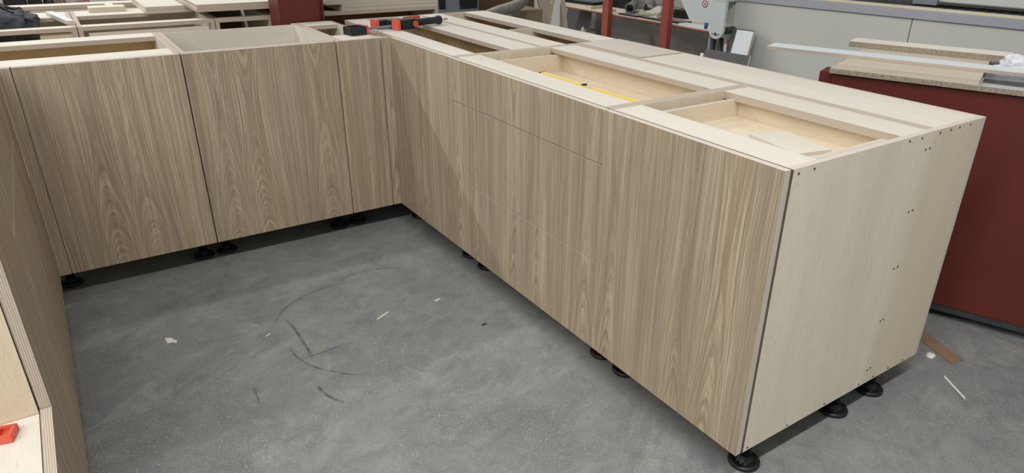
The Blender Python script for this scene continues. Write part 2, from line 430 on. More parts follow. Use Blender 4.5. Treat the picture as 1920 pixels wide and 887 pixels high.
BW(c, 'back_panel', (-1.912, -.834), (.587, .605), (ZB+T, ZT-T), BIRCHI, grain='x')
BW(c, 'top_rail', (-1.912, -.834), (.024, .155), (ZT-T, ZT), grain='x'); BW(c, 'top_rail', (-1.912, -.834), (.490, .605), (ZT-T, ZT), grain='x')
BW(c, 'shelf', (-1.912, -.834), (.10, .585), (.45, .468), grain='x')
d = BW(c, 'door', (-1.3255, -.8185), (0, .0185), (.11, .87), OAK, EDGEL, col=OA1)
bands(c, 'x', [(-.834, -.816)], [(-1.912, -.834)])
BW(c, 'front_stile', (-1.350, -1.310), (.0245, .0425), (ZB+T, ZT-T-.002))
FW(c, [(-1.345, .16), (-.861, .145), (-.861, .5), (-1.85, .5)])
f = thing('filler_panel', 'narrow oak filler strip beside the left end door in the back row', 'panel', (-1.346, .01, 0))
BW(f, 'oak_face', (-1.3655, -1.3288), (0, .0185), (.11, .87), OAK, EDGEL, col=(.107, .3, .3))

c = thing('base_cabinet', 'open-topped plywood sink cabinet with full-height back and oak door in the back row', 'cabinet', (-.518, .02, 0))
BW(c, 'side_panel', (-.814, -.796), (.0245, .605), (ZB, ZT)); BW(c, 'side_panel', (-.2385, -.2205), (.0245, .605), (ZB, ZT))
BW(c, 'bottom_panel', (-.796, -.2385), (.024, .556), (ZB, ZB+T), grain='x')
BW(c, 'back_panel', (-.796, -.2385), (.558, .567), (ZB, ZT), grain='x')
BW(c, 'front_rail', (-.796, -.2385), (.026, .044), (ZT-.10, ZT), grain='x')
BW(c, 'door', (-.8132, -.2368), (0, .0185), (.11, .87), OAK, EDGEL, col=OA2)
bands(c, 'x', [(-.814, -.796), (-.2385, -.2205)], [(-.796, -.2385)])
FW(c, [(-.766, .155), (-.261, .147), (-.766, .5), (-.261, .5)])

c = thing('base_cabinet', 'narrow plywood base cabinet with slim oak door next to the inside corner', 'cabinet', (-.13, .02, 0))
BW(c, 'side_panel', (-.2185, -.2005), (.0245, .61), (ZB, ZT)); BW(c, 'side_panel', (-.058, -.040), (.0245, .61), (ZB, ZT))
BW(c, 'bottom_panel', (-.2005, -.058), (.024, .592), (ZB, ZB+T), grain='x'); BW(c, 'back_panel', (-.2005, -.058), (.592, .61), (ZB+T, ZT-T))
BW(c, 'top_rail', (-.2005, -.058), (.024, .148), (ZT-T, ZT), grain='x'); BW(c, 'top_rail', (-.2005, -.058), (.478, .61), (ZT-T, ZT), grain='x')
BW(c, 'shelf', (-.2005, -.058), (.06, .59), (.60, .618), grain='x')
BW(c, 'door', (-.2308, -.0418), (0, .0185), (.11, .87), OAK, EDGEL, col=OA3)
bands(c, 'x', [(-.2185, -.2005), (-.058, -.040)], [(-.2005, -.058)])
FW(c, [(-.168, .155), (-.085, .5)])
bpy.context.view_layer.update()
f = thing('filler_panel', 'slim oak corner filler in the inside corner of the kitchen', 'panel', (-.018, .012, 0))
BW(f, 'oak_face', (-.0362, -.0005), (0, .0185), (.11, .87), OAK, EDGEL, col=(.021, .9, .08))
BW(f, 'return_strip', (-.0372, -.0192), (.019, .075), (.11, .868))

# ------------------------------------------------------------------ run B: right-hand run
OB = (.0622, .42, .14)
c = thing('base_cabinet', 'plywood corner cabinet with a plain oak front, first in the right-hand run', 'cabinet', (.22, .03, 0))
BW(c, 'side_panel', (.0245, .412), (.586, .604), (ZB, ZT), BIRCHW); BW(c, 'side_panel', (.0245, .412), (-.537, -.519), (ZB, ZT), BIRCHW)
BW(c, 'bottom_panel', (.024, .41), (-.519, .586), (ZB, ZB+T), grain='y'); BW(c, 'back_panel', (.412, .4245), (-.537, .604), (ZB, ZT), BIRCHI)
BW(c, 'top_rail', (.0245, .124), (-.519, .586), (ZT-T, ZT), grain='y'); BW(c, 'top_rail', (.288, .412), (-.519, .586), (ZT-T, ZT), grain='y')
BW(c, 'shelf', (.05, .41), (-.519, .586), (.44, .458), grain='y')
BW(c, 'door', (0, .019), (-.5545, -.001), (.11, .87), OAK, EDGEL, col=OB)
bands(c, 'y', [(-.537, -.519)], [(-.519, -.002)])
FW(c, [(.115, .048), (.115, -.467), (.37, -.467), (.37, .5)], -pi/2)

c = thing('base_cabinet', 'shallow plywood cabinet with a middle divider behind the corner cabinet', 'cabinet', (.62, .04, 0))
BW(c, 'side_panel', (.4265, .822), (.600, .618), (ZB, ZT), BIRCHW); BW(c, 'side_panel', (.4265, .822), (-.537, -.519), (ZB, ZT), BIRCHW)
BW(c, 'divider_panel', (.445, .81), (-.073, -.055), (ZB+T, ZT-.0005), BIRCHW); BW(c, 'bottom_panel', (.445, .81), (-.519, .600), (ZB, ZB+T), grain='y')
BW(c, 'back_panel', (.427, .4395), (-.519, .600), (ZB, ZT), BIRCHI); BW(c, 'top_rail', (.4395, .552), (-.519, .600), (ZT-T, ZT), grain='y')
BW(c, 'top_rail', (.690, .822), (-.519, .600), (ZT-T, ZT+.0006), grain='y')
BW(c, 'front_panel', (.804, .822), (-.519, .600), (ZB+T, ZT-T), BIRCHI)
BW(c, 'upright', (.775, .803), (.27, .288), (ZB+T, ZT-T-.001)); BW(c, 'upright', (.775, .803), (-.285, -.267), (ZB+T, ZT-T-.001))
FW(c, [(.72, .5), (.72, -.46)], pi/2)

c = thing('base_cabinet', 'plywood drawer cabinet with three stacked oak fronts and a spirit level inside', 'cabinet', (.30, -.99, 0))
BW(c, 'side_panel', (.0245, .587), (-.556, -.538), (ZB, ZT), BIRCHW); BW(c, 'side_panel', (.0245, .587), (-1.430, -1.412), (ZB, ZT), BIRCHW)
BW(c, 'bottom_panel', (.024, .569), (-1.412, -.556), (ZB, ZB+T), grain='y'); BW(c, 'back_panel', (.569, .587), (-1.412, -.556), (ZB, ZT))
BW(c, 'top_rail', (.0245, .124), (-1.412, -.556), (ZT-T, ZT), grain='y'); BW(c, 'top_rail', (.446, .569), (-1.412, -.556), (ZT-T, ZT), grain='y')
OB2 = (.0871, .36, .17)
for k, (z0, z1) in enumerate(((.7165, .87), (.4125, .7125), (.11, .4085))):
    d = BW(c, 'drawer_front', (0, .019), (-1.4363, -.5578), (z0, z1), OAK, EDGEL, col=OB2)
    zb, zt = ((.783, .848), (.46, .64), (.16, .33))[k]
    dp = Vector((.30, -.99, 0))
    def DB(nm, x, y, z, g): B(d, nm, (x[0]-dp.x, x[1]-dp.x), (y[0]-dp.y, y[1]-dp.y), z, BIRCHW, EDGEL, g)
    DB('drawer_side', (.028, .496), (-.600, -.586), (zb-.012, zt), 'x'); DB('drawer_side', (.028, .496), (-1.382, -1.368), (zb-.012, zt), 'x')
    DB('drawer_back', (.482, .496), (-1.368, -.600), (zb-.012, zt), 'y'); DB('drawer_inner_front', (.028, .042), (-1.368, -.600), (zb-.012, zt-.01), 'y')
    DB('drawer_bottom', (.042, .482), (-1.368, -.600), (zb-.009, zb), 'y')
bands(c, 'y', [(-.556, -.538), (-1.430, -1.412)], [(-1.412, -.556)])
FW(c, [(.115, -.600), (.115, -1.365), (.51, -.60), (.51, -1.365)], -pi/2)

c = thing('base_cabinet', 'plywood end cabinet with tall oak door and a shallow open inner drawer', 'cabinet', (.30, -1.72, 0))
BW(c, 'side_panel', (.0245, .587), (-1.450, -1.432), (ZB, ZT), BIRCHW)
BODY = c
BW(c, 'bottom_panel', (.024, .569), (-2.011, -1.450), (ZB, ZB+T), grain='y'); BW(c, 'back_panel', (.569, .587), (-2.011, -1.450), (ZB, ZT))
BW(c, 'top_rail', (.0245, .126), (-2.011, -1.450), (ZT-T, ZT), grain='y'); BW(c, 'top_rail', (.458, .569), (-2.011, -1.450), (ZT-.022, ZT), grain='y')
BW(c, 'door', (0, .019), (-2.0268, -1.4412), (.11, .87), OAK, EDGEL, col=(.173, .30, .13))
d = BW(c, 'inner_drawer', (.042, .482), (-1.965, -1.495), (.791, .800), BIRCHW, EDGEL, 'y')
for nm, x, y in (('drawer_side', (.034, .496), (-1.495, -1.481)), ('drawer_side', (.034, .496), (-1.979, -1.965)), ('drawer_back', (.482, .496), (-1.965, -1.495)), ('drawer_inner_front', (.034, .042), (-1.965, -1.495))):
    B(d, nm, (x[0]-.30, x[1]-.30), (y[0]+1.72, y[1]+1.72), (.785, .853 if nm != 'drawer_inner_front' else .84), BIRCHW, EDGEL, 'x' if 'side' in nm else 'y')
bands(c, 'y', [(-1.450, -1.432)], [(-2.011, -1.450)])
FW(c, [(.115, -1.482), (.109, -1.980), (.51, -1.979), (.51, -1.5)], 0)
ec = thing('end_panel', 'large bare birch end panel with dark screw heads at the free end', 'panel', (.42, -2.02, 0))
BW(ec, 'panel_sheet', (.0245, .821), (-2.0295, -2.011), (ZB, ZT), BIRCHE, EDGEL)
bands(ec, 'y', [(-2.0295, -2.011)], [])
bm = bmesh.new(); lathe(bm, [(.0027, 0), (.0027, .0014), (.0016, .0016), (.0012, .0006)], 10, axis='y'); 
SCREW = bpy.data.meshes.new('screw'); bmesh.ops.recalc_face_normals(bm, faces=bm.faces); bm.to_mesh(SCREW); bm.free(); SCREW.materials.append(SKIRT)
for x, z in [(.043, .858), (.096, .859), (.466, .861), (.522, .860), (.605, .861), (.658, .861), (.701, .861), (.756, .861), (.553, .826), (.573, .826),
             (.550, .658), (.568, .659), (.550, .492), (.568, .493), (.552, .326), (.566, .327), (.551, .160), (.565, .163),
             (.040, .121), (.198, .121), (.360, .121), (.522, .121), (.594, .121), (.673, .121), (.750, .121)]:
    s = link('screw', SCREW, ec); s.location = (x-.42, -2.0295+2.02-.0012, z)

for (y0, y1, zz, fm, lab, px) in ((-.912, -.539, .8735, BIRCHG, 'shallow back cabinet under a greyish plywood top sheet behind the drawers', 0), (-2.011, -.914, .870, BIRCH, 'long shallow back cabinet under a pale plywood top at the free end', 1)):
    ym = (y0+y1)/2
    c = thing('base_cabinet', lab, 'cabinet', (.71, ym, 0))
    BW(c, 'top_panel', (.606, .820), (y0, y1), (zz-T, zz), fm, EDGE, 'y')
    BW(c, 'front_panel', (.588, .605), (y0, y1), (ZB, ZT), fm); BW(c, 'back_panel', (.8215, .836), (y0 if not px else -2.029, y1), (ZB, ZT), grain='z', edge=EDGEL)
    BW(c, 'side_panel', (.606, .820), (y1-T, y1), (ZB+T, zz-T)); BW(c, 'side_panel', (.606, .820), (y0, y0+T), (ZB+T, zz-T))
    BW(c, 'bottom_panel', (.606, .820), (y0, y1), (ZB, ZB+T), grain='y')
    FW(c, [(.695, -1.979), (.695, y1-.06)] if px else [(.695, y0+.06), (.695, y1-.06)], 0)

# loose things lying in and on the right-hand run
t = thing('spirit_level', 'yellow spirit level lying in the open top drawer', 'level', (.332, -.955, .7835))
bm = bmesh.new(); add_box(bm, (-.013, .013), (-.285, -.02), (0, .021), 0, .002); add_box(bm, (-.013, .013), (.035, .285), (0, .021), 0, .002); add_box(bm, (-.013, -.011), (-.02, .035), (0, .021)); finish(bm, 'level_body', YELLOW, t)
bm = bmesh.new(); lathe(bm, [(.006, -.024), (.007, 0), (.006, .024)], 12, (0, .008, .013), 'y'); finish(bm, 'vial', BAG, t)
box(t, 'vial_clamp', (-.009, .0125), (.026, .0345), (.002, .024), DARK, .001); box(t, 'end_cap', (-.0135, .0135), (.285, .289), (0, .0215), DARK); box(t, 'end_cap', (-.0135, .0135), (-.289, -.285), (0, .0215), DARK)
bm = bmesh.new(); lathe(bm, [(.0075, -.0135), (.0075, -.0125)], 12, (0, .22, .011), 'x'); finish(bm, 'end_vial', DARK, t)
t = tag(B(None, 'plywood_offcut', (-.056, .056), (-.095, .095), (0, .009), BIRCH, EDGEL, 'y'), 'loose birch plywood offcut lying in the end cabinet drawer', 'board')
t.location = (.366, -1.768, .8004); t.rotation_euler = (0, 0, R(-13))

def clamp():
    t = thing('bar_clamp', 'black and red one-hand bar clamp lying across the corner cabinet tops', 'clamp', (-.098, .135, .8712), R(13))
    bm = bmesh.new(); add_box(bm, (-.03, .47), (.010, .014), (.010, .020)); finish(bm, 'bar', GREYM, t)
    bm = bmesh.new()
    for x, y in (((-.04, .035), (-.036, -.028)), ((-.04, .035), (.024, .032)), ((-.04, -.03), (-.028, .024)), ((.027, .035), (-.028, .024))): add_box(bm, x, y, (0, .034), 0, .002)
    add_box(bm, (-.03, .027), (-.028, .024), (0, .006)); finish(bm, 'fixed_jaw', DARK, t)
    box(t, 'jaw_pad', (.036, .046), (-.037, .033), (.0, .036), REDC, .002)
    bm = bmesh.new()
    add_box(bm, (.215, .31), (-.04, .03), (0, .042), 0, .006); add_box(bm, (.165, .225), (.05, .1), (.004, .036), 0, .004); add_box(bm, (.20, .26), (.02, .075), (.006, .036), 0, .004)
    finish(bm, 'sliding_jaw', DARK, t)
    box(t, 'jaw_pad', (.198, .214), (-.041, .008), (.0, .044), REDC, .002); box(t, 'jaw_pad', (.150, .164), (.05, .105), (.002, .04), REDC, .002)
    bm = bmesh.new(); lathe(bm, [(.013, .31), (.0165, .33), (.016, .45), (.02, .456), (.02, .472), (.015, .475)], 16, (0, -.002, .021), 'x'); finish(bm, 'handle', DARK, t)
    bm = bmesh.new(); lathe(bm, [(.014, -.046), (.014, -.039)], 14, (.296, 0, .02), 'y'); finish(bm, 'release_button', REDC, t)
    bm = bmesh.new(); add_box(bm, (.30, .40), (.052, .064), (.024, .042), 0, .004); add_box(bm, (.30, .312), (.02, .056), (.02, .036), 0, .002); o = finish(bm, 'trigger', REDC, t)
    bm = bmesh.new(); lathe(bm, [(.004, .47), (.004, .50), (.006, .502), (.006, .506), (.003, .508), (.003, .52)], 10, (0, -.002, .021), 'x'); finish(bm, 'rod_end', STEEL, t)
clamp()

# ------------------------------------------------------------------ run C: left foreground, fronts face right
O = (-1.366, 0, 0); RZ = .008
OC = (.074, .5, .14)
f = thing('filler_panel', 'oak corner filler where the left foreground run meets the back row', 'panel', O, RZ)
B(f, 'oak_face', (-.019, 0), (-.259, -.004), (.11, .87), OAK, EDGEL, 'z', OC)
c = thing('base_cabinet', 'plywood drawer cabinet with two oak fronts in the left foreground run', 'cabinet', O, RZ)
for nm, y in (('side_panel', (-.038, -.02)), ('side_panel', (-1.101, -1.083))): B(c, nm, (-.60, -.022), y, (ZB, ZT))
B(c, 'bottom_panel', (-.582, -.024), (-1.083, -.038), (ZB, ZB+T), grain='y'); B(c, 'back_panel', (-.60, -.582), (-1.083, -.038), (ZB+T, ZT-T))
B(c, 'top_rail', (-.122, -.022), (-1.083, -.038), (ZT-T, ZT), grain='y'); B(c, 'top_rail', (-.582, -.48), (-1.083, -.038), (ZT-T, ZT), grain='y')
B(c, 'drawer_front', (-.019, 0), (-1.101, -.262), (.6975, .87), OAK, EDGEL, 'z', OC); B(c, 'drawer_front', (-.019, 0), (-1.101, -.262), (.11, .6935), OAK, EDGEL, 'z', OC)
feet(c, [(-.11, -.1), (-.11, -1.04), (-.5, -1.04), (-.5, -.1)], pi/2)
c = thing('base_cabinet', 'tall-sided plywood cabinet with narrow oak door in the left foreground run', 'cabinet', O, RZ)
B(c, 'side_panel', (-.60, -.022), (-1.121, -1.103), (ZB, ZT)); B(c, 'side_panel', (-.60, -.022), (-1.443, -1.425), (ZB, ZT), BIRCHW)
B(c, 'bottom_panel', (-.582, -.024), (-1.425, -1.121), (ZB, ZB+T), grain='y'); B(c, 'back_panel', (-.60, -.582), (-1.425, -1.121), (ZB+T, ZT-T))
B(c, 'top_rail', (-.122, -.022), (-1.425, -1.121), (ZT-T, ZT), grain='y'); B(c, 'top_rail', (-.582, -.48), (-1.425, -1.121), (ZT-T, ZT), grain='y')
B(c, 'door', (-.019, 0), (-1.441, -1.105), (.11, .87), OAK, EDGE, 'z', (.081, .5, .03))
feet(c, [(-.11, -1.17), (-.11, -1.38)], pi/2)
c = thing('base_cabinet', 'low plywood cabinet with flat birch top in the left foreground', 'cabinet', O, RZ)
B(c, 'top_panel', (-.60, -.022), (-2.20, -1.445), (.442, .460), BIRCH, EDGE, 'y'); B(c, 'side_panel', (-.60, -.022), (-1.463, -1.445), (ZB, .442)); B(c, 'side_panel', (-.60, -.022), (-2.2, -2.182), (ZB, .442))
B(c, 'bottom_panel', (-.60, -.024), (-2.182, -1.463), (ZB, ZB+T), grain='y'); B(c, 'back_panel', (-.60, -.582), (-2.182, -1.463), (ZB+T, .442))
B(c, 'drawer_front', (-.019, 0), (-2.198, -1.4435), (.11, .467), OAK, EDGE, 'z', (.012, .5, .05))
feet(c, [(-.11, -1.52), (-.11, -2.12), (-.5, -1.52), (-.5, -2.12)], pi/2)
t = thing('plastic_clip', 'small orange-red plastic clip lying on the low birch top', 'clip', (-1.436, -1.488, .4604), R(-14))
bm = bmesh.new()
for x, y in (((-.045, .026), (.010, .017)), ((-.045, .026), (-.022, -.015)), ((.018, .026), (-.015, .010)), ((-.008, .002), (-.015, .010))): add_box(bm, x, y, (0, .016), 0, .0015)
finish(bm, 'clip_body', REDC, t)
box(t, 'clip_web', (.002, .018), (-.015, .010), (.001, .006), REDC)

# ------------------------------------------------------------------ second row of carcasses behind the back row
def carcass(label, x0, x1, y0=.93, y1=1.572, fm=BIRCH, em=EDGE, rails=((.93, .998), (1.335, 1.572)), back=True, low=0.0, top=.87, inner=None, bm_=None):
    c = thing('cabinet_carcass', label, 'cabinet', ((x0+x1)/2, (y0+y1)/2, 0))
    BW(c, 'side_panel', (x0, x0+T), (y0, y1), (low, top), fm, em); BW(c, 'side_panel', (x1-T, x1), (y0, y1), (low, top), fm, em)
    for a, b2 in rails: BW(c, 'top_rail', (x0+T, x1-T), (a, b2), (top-T, top), fm, em, 'x')
    BW(c, 'bottom_panel', (x0+T, x1-T), (y0, y1), (low, low+T), fm, em, 'x')
    if back: BW(c, 'back_panel', (x0+T, x1-T), (y1-T, y1), (low+T, top-T), bm_ or fm, em)
    if inner:
        BW(c, 'inner_drawer', (x0+T+inner, x1-T-.012), (y0+.012, y0+.026), (.60, top-T-.012), fm, EDGEL, 'x')
    return c
carcass('plywood carcass holding the black backpack, left in the second row', -1.95, -1.090, fm=BIRCH)
BW(COL.objects['cabinet_carcass'], 'inner_panel', (-1.232, -1.112), (.948, .962), (.3, .846), OAKP, EDGEL)
carcass('plywood carcass with a drawer box, second row, under the short white batten', -1.086, -.514, inner=.02)
carcass('greyish empty plywood carcass with open front beside the red steel column', -.510, -.236, fm=BIRCHG, rails=((.93, .985),), bm_=SHADE_BACK)
c2 = carcass('wide plywood carcass with stacked boards on it, right of the red steel column', -.232, .700, fm=BIRCHG, rails=((.93, 1.0), (1.40, 1.572)))
BW(c2, 'inner_panel', (-.214, .682), (1.25, 1.262), (.1, .84), CARDB, CARDB)

def loose(name, label, cat, size, loc, rz=0, face=BIRCH, edge=EDGE, grain='x', group=None):
    o = B(None, name, (-size[0]/2, size[0]/2), (-size[1]/2, size[1]/2), (0, size[2]), face, edge, grain)
    o.location = loc; o.rotation_euler = (0, 0, rz); tag(o, label, cat, group); return o
# batten lying from the back strip over the front strip of the second row
loose('wooden_batten', 'short white batten lying diagonally across the second row carcasses', 'batten', (.030, .43, .018), (-1.139, 1.232, .8706), R(9.5), WHITE, EDGEL, 'y')
loose('wooden_batten', 'short wide birch batten lying along the rear of the second row', 'batten', (.163, .10, .024), (-.921, 1.505, .8706), 0, BIRCH, OAKP)
for k in range(2):
    loose('plywood_board', ('lower of two pale boards stacked on the second row left of the ply sheets', 'upper of two pale boards stacked on the second row left of the ply sheets')[k], 'board', (.34-.004*k, .52, .0165), (-.60, 1.535, .8706+k*.0172), R(.6), BIRCH, OAKP, group='two pale boards')
for k, lb in enumerate(('lower plywood sheet overhanging the carcasses left of the red column', 'upper plywood sheet left of the red column, nearly flush with the lower')):
    loose('plywood_sheet', lb, 'board', (.61, .60, .0168), (-.282+.004*k, 1.226+.003*k, .9056+k*.0172), R(.3), BIRCH, EDGE, group='plywood sheets left of the column')
# the column
t = thing('steel_column', 'dark red painted steel column rising behind the back row', 'column', (-.17, .70, 0))
box(t, 'column_body', (-.098+.05, .075+.008), (-.055, .13), (0, 3.2), REDPAINT); box(t, 'front_flange', (-.098, .083), (-.062, -.055), (0, 3.2), REDPAINT); box(t, 'side_plate', (-.102, -.048), (-.055, .125), (0, 3.2), REDPAINT)
box(t, 'edge_lip', (.083, .10), (-.05, .12), (0, 3.2), REDPAINT); box(t, 'edge_lip', (.1, .109), (-.062, .128), (0, 3.2), REDPAINT); box(t, 'base_plate', (-.2, .2), (-.075, .2), (0, .012), REDPAINT)
# boards on the right-hand carcass
Zb = .8706
for k, (x0, x1, y0, lb) in enumerate(((.128, .698, .932, 'lowest plywood board on the carcass right of the red column'), (.132, .699, .930, 'second plywood board from below right of the red column'), (.052, .704, .930, 'third plywood board of the stack right of the red column, reaching the column'), (.052, .705, .934, 'fourth plywood board of the stack right of the red column'), (.052, .703, .931, 'topmost plywood board of the stack right of the red column'))):
    loose('plywood_board', lb, 'board', (x1-x0, .60, .0172), ((x0+x1)/2, y0+.30, Zb+k*.0178), 0, BIRCH, EDGEL, group='plywood boards right of the column')
# bag hanging in the open carcass
def bag():
    bm = bmesh.new(); bmesh.ops.create_icosphere(bm, subdivisions=5, radius=1)
    from mathutils import noise as N
    for v in bm.verts:
        p = v.co.copy()
        q = Vector([math.copysign(abs(k)**.62, k) for k in p])
        n = N.noise(p*2.3)*.12+N.noise(p*5)*.07-abs(N.noise(p*3.3+Vector((4, 1, 0))))*.14
        q *= (1+n)
        v.co = Vector((q.x*.20, q.y*.185, q.z*.10))
        if v.co.z > 0: v.co.z *= 1-.35*max(0, v.co.x)/.2
    o = finish(bm, 'bag_body', FABRIC, None, True); return o
t = thing('backpack', 'black fabric backpack lying in the open carcass at top left', 'bag', (-1.425, 1.20, .8))
o = bag(); o.parent = t; o.location = (0, 0, .06)
from mathutils.bvhtree import BVHTree
bvh = BVHTree.FromPolygons([v.co[:] for v in o.data.vertices], [p.vertices[:] for p in o.data.polygons])
def on_bag(x, y, up=.002):
    h = bvh.ray_cast(Vector((x, y, 1)), Vector((0, 0, -1)))[0]
    return Vector((x, y, (h.z if h else 0)+up+.06))
zp = [(-.08, -.165), (-.03, -.125), (.03, -.085), (.08, -.045), (.12, .0), (.15, .05)]
bm = bmesh.new(); tube(bm, [on_bag(*Vector(a).lerp(Vector(b2), k/4)) for a, b2 in zip(zp, zp[1:]) for k in range(4)], .0055, 6); finish(bm, 'zip', BLACK, t)
zp = [(-.15, .10), (-.06, .095), (.04, .11), (.13, .12)]
bm = bmesh.new(); tube(bm, [on_bag(*Vector(a).lerp(Vector(b2), k/4)) for a, b2 in zip(zp, zp[1:]) for k in range(4)], .004, 6); finish(bm, 'zip', BLACK, t)
for (x0, y0), (x1, y1), hw in (((-.17, .13), (.02, -.172), .02), ((-.02, .16), (.115, -.12), .006)):
    bm = bmesh.new(); a, b2 = Vector((x0, y0)), Vector((x1, y1)); nn = Vector((-(b2-a).y, (b2-a).x)).normalized()*hw; rows = []
    for k in range(15):
        p = a.lerp(b2, k/14); l_, r_ = p-nn, p+nn
        q = [on_bag(*l_, .001), on_bag(*r_, .001)]; rows.append([bm.verts.new(v) for v in (q[0], q[1], q[1]+Vector((0, 0, .007)), q[0]+Vector((0, 0, .007)))])
    for a_, b_ in zip(rows, rows[1:]):
        for k in range(4): bm.faces.new((a_[k], a_[(k+1) % 4], b_[(k+1) % 4], b_[k]))
    bm.faces.new(rows[0][::-1]); bm.faces.new(rows[-1]); finish(bm, 'shoulder_strap', DARK if hw > .01 else BLACK, t)

# third row: red steel table with frames and gear on it
t = thing('steel_table', 'dark red steel table behind the second row carcasses', 'table', (-1.05, 2.1, 0))
box(t, 'table_top', (-.95, .62), (-.46, .55), (.79, .825), REDPAINT)
for x in (-.9, .57):
    for y in (-.42, .5): box(t, 'leg', (x-.03, x+.03), (y-.03, y+.03), (0, .79), REDPAINT)
c = thing('open_frame', 'plywood carcass frame lying on the red steel table', 'frame', (-1.1, 1.85, .8252))
B(c, 'rear_rail', (-.80, .62), (.035, .15), (.027, .045), BIRCH, OAKP, 'x'); B(c, 'rear_batten', (-.80, .62), (.04, .058), (0, .027), BIRCH, OAKP, 'x')
B(c, 'cross_rail', (.197, .236), (-.10, .035), (.027, .045), BIRCH, OAKP, 'y'); B(c, 'cross_batten', (.205, .223), (-.10, .04), (0, .027), BIRCH, OAKP, 'y')
t = thing('tool_case', 'black tool case on the red steel table at top left', 'case', (-1.32, 2.34, .8252)); box(t, 'case_body', (-.055, .055), (-.08, .08), (0, .2), DARK, .008); box(t, 'latch', (-.02, .02), (-.086, -.08), (.08, .11), STEEL)
box(t, 'handle', (-.03, .03), (-.01, .01), (.2, .225), BLACK)
def single(o, lab, cat, g=None): return tag(o, lab, cat, g)
o = single(box(None, 'storage_crate', (-.035, .035), (-.1, .1), (0, .16), BLACK, .004), 'black crate on the red table beside the tool case', 'crate'); o.location = (-1.225, 2.34, .8252)
bm = bmesh.new(); lathe(bm, [(.026, 0), (.03, .16), (.027, .16), (.024, .01)], 20); o = single(finish(bm, 'plastic_bucket', GREYM), 'grey plastic bucket on the red table', 'bucket'); o.location = (-1.157, 2.36, .8252)
o = single(box(None, 'carton', (-.017, .017), (-.06, .06), (0, .15), CARD), 'small brown carton on the red table', 'box'); o.location = (-1.108, 2.37, .8252)
bm = bmesh.new(); lathe(bm, [(.03, -.02), (.046, -.01), (.05, .02), (.046, .06), (.03, .075)], 20, axis='z'); o = single(finish(bm, 'paper_roll', PAPER), 'white paper roll on the red table', 'roll'); o.location = (-1.035, 2.36, .8452)
o = single(box(None, 'tray', (-.07, .07), (-.09, .09), (0, .05), MBLUE, .006), 'pale grey tray on the red table, right of the paper roll', 'tray'); o.location = (-.87, 2.40, .8252)

# ------------------------------------------------------------------ far middle: grey machine, sheet, hose, carton, leaning boards
t = thing('control_cabinet', 'mid grey machine cabinet with black vent panel behind the corner', 'machine', (1.735, 2.78, 0))
box(t, 'cabinet_body', (-.195, .195), (-.18, .3), (0, 1.3), GREYM, .004); v = box(t, 'vent_panel', (.006, .178), (-.188, -.18), (.628, .80), BLACK, .002)
for k in range(7): box(v, 'vent_slot', (.018, .166), (-.1905, -.188), (.65+.02*k, .656+.02*k), DARK)
for x in (.014, .17): box(v, 'bolt', (x-.004, x+.004), (-.192, -.188), (.636, .644), STEEL)
box(t, 'side_hatch', (-.19, -.128), (-.186, -.18), (.634, .82), BLACK, .002); box(t, 'door_gap', (-.127, -.125), (-.181, -.179), (.02, 1.28), DARK)
o = single(B(None, 'fibreboard_sheet', (0, .62), (0, .012), (0, 1.25), CARDB, CARDB), 'brown fibreboard sheet standing behind the grey machine cabinet', 'sheet'); o.location = (2.09, 2.9, 0)
bm = bmesh.new()
pts = [(1.52, 2.15, .50), (1.64, 2.15, .575), (1.76, 2.15, .625), (1.86, 2.15, .652), (1.96, 2.15, .670), (2.05, 2.16, .690), (2.13, 2.2, .72), (2.22, 2.3, .77), (2.32, 2.45, .85)]
P2 = []
for a, b2 in zip(pts, pts[1:]):
    for k in range(6): P2.append(Vector(a).lerp(Vector(b2), k/6))
P2.append(Vector(pts[-1]))
tube(bm, P2, .045, 16, 0, [.045+.0008*((i % 2)*2-1) for i in range(len(P2))]); single(finish(bm, 'extraction_hose', DUCT), 'crumpled grey extraction hose running up behind the corner cabinets', 'hose')
t = thing('carton', 'open brown cardboard carton standing under the grey hose', 'box', (2.27, 2.5, 0), R(-4))
h = .612
bm = bmesh.new(); add_box(bm, (-.15, .16), (-.15, -.146), (0, h)); add_box(bm, (-.15, .16), (.146, .15), (0, h)); add_box(bm, (-.15, -.146), (-.146, .146), (0, h)); add_box(bm, (.156, .16), (-.146, .146), (0, h)); add_box(bm, (-.146, .156), (-.146, .146), (0, .004)); finish(bm, 'carton_body', CARD, t)
B(t, 'carton_flap', (-.15, .16), (-.15, .0), (h, h+.004), CARD, CARD, 'x'); B(t, 'carton_flap', (-.15, .16), (.001, .15), (h, h+.004), CARD, CARD, 'x')
B(t, 'tape_strip', (-.06, .0), (-.1515, -.15), (.0, h), HARDB, HARDB)
# leaning boards
def lean(name, label, cat, base, top, w, th, face, edge, wdir):
    """a board of width w along wdir and thickness th, its foot at base, its head at top"""
    base, top, wd = Vector(base), Vector(top), Vector(wdir).normalized()
    up_ = (top-base); L = up_.length; up_.normalize(); nrm = up_.cross(wd).normalized()
    me = board_mesh(name, (-w/2, -th/2, 0), (w/2, th/2, L), 'z', face, edge)
    o = link(name, me); mm = Matrix((wd, nrm, up_)).transposed().to_4x4()
    # keep the lowest corner on its support
    mm.translation = base; o.matrix_world = mm
    mz = min((mm @ v.co).z for v in me.vertices); o.location.z -= mz-base.z
    return tag(o, label, cat)
lean('white_board', 'long white board leaning upright against the red shelf end', 'board', (1.738, 1.40, 0), (1.932, 1.40, 1.0), .056, .022, WHITE, CARD, (1, 0, -.19))
lean('brown_board', 'beige fibreboard strip leaning behind the cardboard carton', 'board', (2.95, 2.84, 0), (2.664, 2.84, 1.0), .13, .012, OAKP, CARD, (1, 0, .28))
